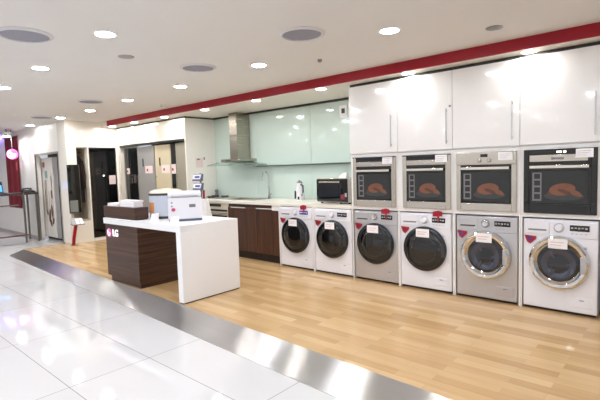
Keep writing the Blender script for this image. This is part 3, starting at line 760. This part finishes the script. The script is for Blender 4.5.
for (x, y, a_, lab) in [(-4.85, 2.83, .85, 'white folded price card in front of the round grey appliance'), (-4.295, 2.742, 1.0, 'white folded price card in front of the white boxy appliance')]:
    t = thing('price_card', lab, 'price card', (x, y, IZ1), a_)
    MB().hexa([(-.05, -.03, 0), (.05, -.03, 0), (.05, -.028, 0), (-.05, -.028, 0), (-.035, 0, .065), (.05, 0, .075), (.05, .002, .075), (-.035, .002, .065)]).build('front_leaf', PAPER, t, True)
    MB().hexa([(-.05, .03, 0), (.05, .03, 0), (.05, .032, 0), (-.05, .032, 0), (-.035, .0025, .065), (.05, .0025, .075), (.05, .0045, .075), (-.035, .0045, .065)]).build('back_leaf', PAPER, t, True)
    MB().hexa([(-.03, -.0235, .012), (.035, -.0235, .012), (.035, -.0225, .012), (-.03, -.0225, .012), (-.03, -.0195, .02), (.03, -.0195, .02), (.03, -.0185, .02), (-.03, -.0185, .02)]).build('card_print', LGREY, t, True)

# ------------------------------------------------------------------ brochure stand and notice by the kitchen side panel
t = thing('brochure_stand', 'white tapered brochure stand with two trays before the kitchen side panel', 'brochure stand', (-6.0, 4.3, 0))
MB().hexa([(-6.45, 4.2, 0), (-5.6, 4.2, 0), (-5.6, 4.42, 0), (-6.45, 4.42, 0), (-6.14, 4.29, .95), (-5.79, 4.29, .95), (-5.79, 4.33, .95), (-6.14, 4.33, .95)]).build('body', MATTW, t, bevel=.004)
bx('post', METALG, -5.97, -5.93, 4.312, 4.325, .94, 1.36, t, .002); bx('red_strip', RED, -5.9, -5.86, 4.31, 4.325, .945, 1.088, t, .002)
for z in (1.09, 1.235):
    tr = MB().hexa([(-6.1, 4.26, z), (-5.87, 4.26, z), (-5.87, 4.308, z), (-6.1, 4.308, z), (-6.09, 4.28, z+.115), (-5.85, 4.28, z+.115), (-5.85, 4.308, z+.115), (-6.09, 4.308, z+.115)]).build('tray', mat('blue_grey_tray', (92, 104, 138), .4, noise=.05), t, bevel=.003)
    MB().hexa([(-6.085, 4.257, z+.03), (-5.885, 4.257, z+.03), (-5.885, 4.262, z+.03), (-6.085, 4.262, z+.03), (-6.08, 4.271, z+.105), (-5.87, 4.271, z+.105), (-5.87, 4.279, z+.105), (-6.08, 4.279, z+.105)]).build('tray_card', PAPER, tr)
    MB().hexa([(-6.02, 4.2575, z+.05), (-5.9, 4.2575, z+.05), (-5.9, 4.26, z+.05), (-6.02, 4.26, z+.05), (-6.02, 4.262, z+.08), (-5.9, 4.262, z+.08), (-5.9, 4.268, z+.08), (-6.02, 4.268, z+.08)]).build('tray_print', BLUET, tr)
t = thing('notice_sign', 'pale pink paper notice taped to the kitchen side panel', 'notice', (XP, 4.95, 1.46))
bx('sheet', PINKP, XP+.0005, XP+.003, 4.865, 5.03, 1.46, 1.635, t)
bx('printed_heading', DGREY, XP+.003, XP+.0038, 4.9, 4.96, 1.6, 1.62, t)
bx('printed_dot', DGREY, XP+.0005, XP+.003, 5.05, 5.07, 1.6, 1.65, t)

# ------------------------------------------------------------------ refrigerators in the recess
def fridge(x0, x1, y, m, lab, split=None, note=None, zt=1.93, nd=1):
    t = thing('refrigerator', lab, 'refrigerator', ((x0+x1)/2, y+.35, 0), 0, 'refrigerators in the recess')
    bx('cabinet', m, x0, x1, y, y+.66, .05, zt, t, .004)
    bx('plinth', BLACK, x0+.02, x1-.02, y+.03, y+.6, 0, .05, t)
    edges = [x0+.002] + ([split] if split else []) + [x1-.002]
    for a_, b_ in zip(edges, edges[1:]):
        d = bx('door', m, a_+.002, b_-.002, y-.06, y-.002, .07, zt-.005, t, .008)
        hx = b_-.035 if (split and b_ == split) else a_+.04
        h = MB(); h.box(hx-.008, hx+.008, y-.095, y-.08, .75, 1.35); h.box(hx-.006, hx+.006, y-.081, y-.06, .78, .8); h.box(hx-.006, hx+.006, y-.081, y-.06, 1.3, 1.32)
        if b_-a_ > .25: h.build('handle', DCHROME if m is BLACKF else STEEL, d, bevel=.002)
    if note:
        nx0, nx1, nz0, nz1 = note
        nt_ = bx('notice', PINKP, nx0, nx1, y-.0645, y-.0615, nz0, nz1, t)
        MB().prism(ellipse(nx0+(nx1-nx0)*.3, nz0+(nz1-nz0)*.45, .028, .028), y-.066, y-.0646, 'xz').build('red_dot', REDTAG, nt_)
    return t
f1 = fridge(-9.26, -8.73, 4.83, BLACKF, 'black refrigerator at the end-wall side of the recess', -9.04, (-9.2, -9.08, 1.38, 1.5))
f2 = fridge(-8.7, -8.05, 4.81, GREYF, 'grey steel refrigerator beside the black one in the recess', None, (-8.4, -8.12, 1.38, 1.53))
bx('display', BLACK, -8.5, -8.46, 4.747, 4.75, 1.52, 1.68, f2)
f3 = fridge(-8.02, -7.47, 4.81, CREAM, 'cream refrigerator in the middle of the recess', None, (-7.78, -7.5, 1.38, 1.53))
bx('display', BLACK, -7.86, -7.82, 4.747, 4.75, 1.52, 1.68, f3)
f4 = fridge(-7.45, -7.28, 4.81, BLACKF, 'narrow black refrigerator between cream and taupe ones', None, (-7.44, -7.29, 1.36, 1.54))
f5 = fridge(-7.26, -6.875, 4.79, TAUPE, 'taupe steel refrigerator next to the kitchen side panel', None, None)
# black built-in refrigerator in the end wall (faces +X)
t = thing('refrigerator', 'tall black glossy refrigerator built into the white end wall', 'refrigerator', (XE-.3, 4.35, 0))
bx('cabinet', BLACK, XE-.58, XE-.03, 4.068, 4.632, .06, 1.945, t)
d = bx('door', BLACKG, XE-.028, XE-.004, 4.068, 4.632, .07, 1.945, t, .003)
bx('plinth', PAINT, XE-.5, XE-.01, 4.068, 4.632, 0, .058, t)
MB().cyl((XE-.004, 4.345, 1.36), .012, .006, 'x', 12).build('indicator', mat('lit_indicator', (240, 240, 255), .3, emit=4), d)
bx('notice', PINKP, XE-.0038, XE-.001, 4.46, 4.6, 1.17, 1.36, t)
# clothes-care niche: shell, black glass door, coat
t = thing('wardrobe', 'open white wardrobe niche with a black glossy door in the end wall', 'wardrobe', (XE-.3, 3.86, .44))
w = MB(); w.box(XE-.55, XE-.53, 3.73, 4.027, .45, 1.95); w.box(XE-.53, XE-.1, 3.73, 3.74, .45, 1.95); w.box(XE-.53, XE-.1, 4.017, 4.027, .45, 1.95); w.box(XE-.53, XE-.1, 3.74, 4.017, .442, .455); w.box(XE-.53, XE-.1, 3.74, 4.017, 1.935, 1.95)
w.build('shell', BEIGE, t)
MB().tube([(XE-.27, 3.74, 1.86), (XE-.27, 4.017, 1.86)], .01, 10).build('rail', STEEL, t)
d = bx('door', BLACKG, XE+.004, XE+.03, 3.6, 3.83, .62, 1.6, t, .004)
bx('door_edge', METALG, XE+.003, XE+.031, 3.83, 3.838, .62, 1.6, d)
bx('painted_reflection', mat('grey_green_reflection', (120, 126, 120), .12, noise=.05), XE+.03, XE+.0315, 3.615, 3.77, .64, .88, d)  # reflection in the lower black door, painted as a lighter grey-green patch
t = thing('hanging_coat', 'long black coat hanging in the white wardrobe niche', 'coat', (XE-.27, 3.88, .6))
cx_, cy_ = XE-.2, 3.885
w = MB()
rings = [(.03, .02, 1.79), (.05, .05, 1.76), (.075, .11, 1.69), (.085, .125, 1.5), (.08, .115, 1.25), (.085, .118, 1.0), (.09, .122, .82)]
prev = None
for rx, ry, z in rings:
    R = [w.bm.verts.new((cx_+rx*math.cos(2*PI*k/20)*(1+.12*math.sin(k*2.5)), cy_+ry*math.sin(2*PI*k/20), z)) for k in range(20)]
    if prev:
        for k in range(20): w.bm.faces.new([prev[k], prev[(k+1) % 20], R[(k+1) % 20], R[k]])
    else: w.bm.faces.new(R)
    prev = R
w.bm.faces.new(prev); w.build('coat_body', COATM, t)
for sy_ in (-1, 1): MB().tube([(cx_+.06, cy_+sy_*.075, 1.68), (cx_+.085, cy_+sy_*.09, 1.4), (cx_+.095, cy_+sy_*.085, 1.12)], [.035, .04, .032], 12).build('sleeve', COATB, t)
MB().tube([(cx_-.05, cy_, 1.79), (cx_-.07, cy_, 1.83), (XE-.27, cy_, 1.872)], .005, 8).build('hanger', STEEL, t)
# red leaning leaflet stand at the pillar foot
t = thing('leaflet_stand', 'small leaflet stand on a slanted red post at the white pillar', 'leaflet stand', (-9.18, 3.62, 0))
MB().hexa([(-9.21, 3.5, 0), (-9.11, 3.5, 0), (-9.11, 3.62, 0), (-9.21, 3.62, 0), (-9.21, 3.5, .008), (-9.11, 3.5, .008), (-9.11, 3.62, .008), (-9.21, 3.62, .008)]).build('base', METALG, t)
pp = [(-9.16, 3.545, .008), (-9.155, 3.56, .15), (-9.15, 3.59, .3), (-9.15, 3.62, .44)]
w = MB()
for (a_, b_) in zip(pp, pp[1:]):
    w.hexa([(a_[0]-.008, a_[1]-.03, a_[2]), (a_[0]+.008, a_[1]-.03, a_[2]), (a_[0]+.008, a_[1]+.03, a_[2]), (a_[0]-.008, a_[1]+.03, a_[2]), (b_[0]-.008, b_[1]-.03, b_[2]), (b_[0]+.008, b_[1]-.03, b_[2]), (b_[0]+.008, b_[1]+.03, b_[2]), (b_[0]-.008, b_[1]+.03, b_[2])])
w.build('post', RED, t)
MB().hexa([(-9.2, 3.52, .42), (-9.09, 3.52, .40), (-9.09, 3.76, .40), (-9.2, 3.76, .42), (-9.2, 3.52, .435), (-9.09, 3.52, .415), (-9.09, 3.76, .415), (-9.2, 3.76, .435)]).build('tray', GREY, t)
for k in range(3):
    y = 3.535+k*.075
    tag(MB().hexa([(-9.19, y, .438), (-9.1, y, .4195), (-9.1, y+.065, .4195), (-9.19, y+.065, .438), (-9.21, y, .53), (-9.18, y, .52), (-9.18, y+.065, .52), (-9.21, y+.065, .53)]).build('leaflet', LGREY if k == 0 else PAPER), 'leaflet standing in the tray of the red stand', 'leaflet', 'leaflets on the red stand')

# ------------------------------------------------------------------ flowered refrigerator in the hall-side niche
t = thing('refrigerator', 'white refrigerator with a brown flower print in the hall niche', 'refrigerator', (-10.9, 3.95, ZT))
bx('cabinet', mat('pearl_white', (226, 220, 210), .25, coat=.3, noise=.02), -11.32, -10.56, 3.8, 4.15, ZT+.06, 1.8, t, .006)
bx('plinth', BLACK, -11.3, -10.6, 3.83, 4.1, ZT, ZT+.06, t)
dl = bx('door', mat('pearl_white', (226, 220, 210), .25), -11.318, -10.97, 3.745, 3.798, ZT+.07, 1.795, t, .006)
drr = bx('door', mat('pearl_white', (226, 220, 210), .25), -10.965, -10.562, 3.745, 3.798, ZT+.07, 1.795, t, .006)
w = MB()
for (fx, fz, a_, b_, r_) in [(-11.0, .62, .05, .13, .2), (-10.86, .5, .06, .16, -.2), (-10.72, .6, .055, .15, .1), (-10.82, .34, .05, .1, .5), (-10.68, .38, .05, .09, -.5), (-10.68, .98, .05, .1, .2), (-10.66, 1.2, .02, .2, .1)]:
    w.prism(ellipse(fx, fz, a_, b_, 14, r_), 3.743, 3.7455, 'xz')
for x_ in (-10.84, -10.72, -10.64): w.box(x_-.006, x_+.006, 3.743, 3.7455, .4, 1.05 if x_ < -10.7 else 1.45)
w.build('flower_print', DARKBROWN, t)
bx('handle', STEEL, -10.955, -10.935, 3.715, 3.744, .6, 1.3, drr, .003)
bx('handle', STEEL, -11.0, -10.98, 3.715, 3.744, .6, 1.3, dl, .003)
bx('teal_sticker', TEAL, -11.0, -10.86, 3.742, 3.7448, 1.34, 1.5, t)
bx('red_sticker', mat('dull_red_print', (150, 60, 70), .5, noise=.1), -11.1, -10.99, 3.742, 3.7448, 1.58, 1.7, t)
t = thing('refrigerator', 'dark grey refrigerator edge beside the flowered one in the hall niche', 'refrigerator', (-10.3, 3.95, ZT))
bx('cabinet', GREYF, -10.545, -10.1, 3.82, 4.15, ZT+.05, 1.8, t, .004); bx('door', GREYF, -10.543, -10.32, 3.765, 3.818, ZT+.06, 1.795, t, .005); bx('door', BLACKF, -10.315, -10.102, 3.765, 3.818, ZT+.06, 1.795, t, .005)
bx('plinth', BLACK, -10.53, -10.12, 3.84, 4.1, ZT, ZT+.05, t)

# ------------------------------------------------------------------ the hall corner: banner, desk, laptop, signs
t = thing('wall_banner', 'tall dark red banner hanging on the hall wall behind the desk', 'banner', (-12.4, YF, .62))
w = MB(); n = 12
for k in range(n):
    xa, xb = -13.2+.98*k/n, -13.2+.98*(k+1)/n
    ya, yb = YF-.02-.008*math.sin(k*1.3), YF-.02-.008*math.sin((k+1)*1.3)
    w.hexa([(xa, ya, .62), (xb, yb, .62), (xb, yb+.004, .62), (xa, ya+.004, .62), (xa, ya, 2.36), (xb, yb, 2.36), (xb, yb+.004, 2.36), (xa, ya+.004, 2.36)])
w.build('cloth', BANNER, t)
MB().tube([(-13.23, YF-.02, 2.37), (-12.2, YF-.02, 2.37)], .014, 10).build('rod', METALG, t)
bx('pale_print', mat('faded_red_print', (186, 80, 84), .7, noise=.2), -12.4, -12.3, YF-.034, YF-.0305, 1.55, 1.75, t)
# round lit emblem on a ceiling pole
t = thing('lit_sign', 'glowing round magenta emblem sign hanging before the red banner', 'sign', (-12.15, 3.4, 1.94))
SXc, SYc, SZc = -11.95, 3.4, 1.92
MS = Matrix.Translation((SXc, SYc, SZc)) @ Matrix.Rotation(math.radians(50), 4, 'Z')
MB().lathe([(.115, .03), (.12, .0), (.115, -.03)], (0, 0, 0), 'y', 36, 0, MS).build('disc', PINKE, t)
w = MB(); n = 24
angs = [math.radians(100+250*k/n) for k in range(n+1)]
for k in range(n):
    ra, rb = .095, .074
    P = [(ra*math.cos(angs[k]), ra*math.sin(angs[k])), (ra*math.cos(angs[k+1]), ra*math.sin(angs[k+1])), (rb*math.cos(angs[k+1]), rb*math.sin(angs[k+1])), (rb*math.cos(angs[k]), rb*math.sin(angs[k]))]
    w.prism(P, -.038, -.031, 'xz', 0, MS)
w.box(-.012, .008, -.038, -.031, -.04, .046, 0, MS); w.box(-.012, .034, -.038, -.031, -.056, -.04, 0, MS); w.box(0, .095, -.038, -.031, -.009, .009, 0, MS)
w.prism(ellipse(-.045, .034, .014, .014, 12), -.038, -.031, 'xz', 0, MS)
w.build('emblem_face', WHITEB, t)
MB().tube([(SXc, SYc, SZc+.118), (SXc, SYc, ZC-.002)], .012, 8).build('hanging_pole', METALG, t)
t = thing('spot_lamp', 'white cylinder spot lamp under the ceiling above the glowing round sign', 'lamp', (-11.9, 3.3, ZC-.2))
MB().cyl((-11.85, 3.28, ZC-.16), .09, .1, 'z', 24).build('lamp_head', APPW, t)
MB().cyl((-11.85, 3.28, ZC-.163), .07, .003, 'z', 24).build('lens', LAMPE, t)
MB().cyl((-11.85, 3.28, ZC-.06), .015, .06, 'z', 12).build('stem', METALG, t)
t = thing('wall_lamp', 'purple lit tube high on the hall wall at the photo edge', 'light', (-13.3, YF-.05, 2.36))
MB().tube([(-14.3, YF-.06, 2.4), (-13.35, YF-.06, 2.4)], .03, 12).build('tube', PURPE, t)
for x in (-14.25, -13.4): bx('bracket', METALG, x-.01, x+.01, YF-.05, YF-.0005, 2.385, 2.415, t)
# desk along the hall, its end at the wall
DX0, DX1, DY0, DY1, DZ = -11.62, -10.97, 1.7, 3.57, 1.035
t = thing('tall_desk', 'tall narrow dark topped desk on grey metal legs in front of the hall wall', 'desk', (-11.3, 2.7, ZT))
bx('desk_top', DESKM, DX0, DX1, DY0, DY1, DZ-.045, DZ, t, .004)
for x, y in ((DX1-.03, 3.28), (DX1-.03, 3.53), (DX0+.03, 3.53), (DX0+.03, 1.75), (DX1-.03, 1.75)):
    bx('leg', METALG, x-.017, x+.017, y-.017, y+.017, ZT, DZ-.046, t)
bx('side_rail', METALG, DX1-.04, DX1-.02, 1.77, 3.175, .76, .79, t)
bx('foot_rail', mat('red_brown_rail', (120, 60, 56), .4, noise=.1), DX0+.02, DX0+.04, 1.77, 3.5, .02, .05, t)
t = thing('laptop', 'open laptop with a bright blue screen on the tall desk', 'laptop', (-11.25, 2.85, DZ))
bx('base', DGREY, -11.42, -11.15, 2.62, 3.02, DZ+.0005, DZ+.018, t, .003)
sc_ = MB().hexa([(-11.42, 2.62, DZ+.018), (-11.405, 2.62, DZ+.018), (-11.405, 3.02, DZ+.018), (-11.42, 3.02, DZ+.018), (-11.5, 2.62, DZ+.26), (-11.485, 2.62, DZ+.26), (-11.485, 3.02, DZ+.26), (-11.5, 3.02, DZ+.26)]).build('screen_lid', BLACK, t, bevel=.003)
MB().hexa([(-11.4075, 2.64, DZ+.035), (-11.406, 2.64, DZ+.036), (-11.406, 3.0, DZ+.036), (-11.4075, 3.0, DZ+.035), (-11.484, 2.64, DZ+.245), (-11.4825, 2.64, DZ+.246), (-11.4825, 3.0, DZ+.246), (-11.484, 3.0, DZ+.245)]).build('screen', SCREEN, sc_)
kb = MB()
for r_ in range(4):
    for c_ in range(10): kb.box(-11.385+.045*r_, -11.35+.045*r_, 2.645+.036*c_, 2.675+.036*c_, DZ+.018, DZ+.021)
kb.build('keyboard', BLACK, t)
t = thing('telephone', 'low black desk telephone at the wall end of the tall desk', 'telephone', (-11.1, 3.42, DZ))
MB().hexa([(-11.25, 3.3, DZ), (-11.02, 3.3, DZ), (-11.02, 3.54, DZ), (-11.25, 3.54, DZ), (-11.25, 3.31, DZ+.06), (-11.03, 3.31, DZ+.03), (-11.03, 3.53, DZ+.03), (-11.25, 3.53, DZ+.06)]).build('body', BLACK, t, bevel=.004)
MB().tube([(-11.22, 3.33, DZ+.078), (-11.2, 3.42, DZ+.088), (-11.22, 3.51, DZ+.078)], [.02, .016, .02], 10).build('handset', DGREY, t)

# ------------------------------------------------------------------ world, exposure
wd = bpy.data.worlds.new('world'); scn.world = wd; wd.use_nodes = True
wd.node_tree.nodes['Background'].inputs['Color'].default_value = (.85, .9, 1, 1)
wd.node_tree.nodes['Background'].inputs['Strength'].default_value = .3
vs = scn.view_settings
vs.view_transform = 'Standard'; vs.look = 'None'; vs.gamma = 1; vs.use_curve_mapping = False
vs.exposure = 1.2
scn.cycles.use_denoising = True
scn.cycles.max_bounces = 10; scn.cycles.diffuse_bounces = 5; scn.cycles.glossy_bounces = 5
scn.cycles.sample_clamp_indirect = 6
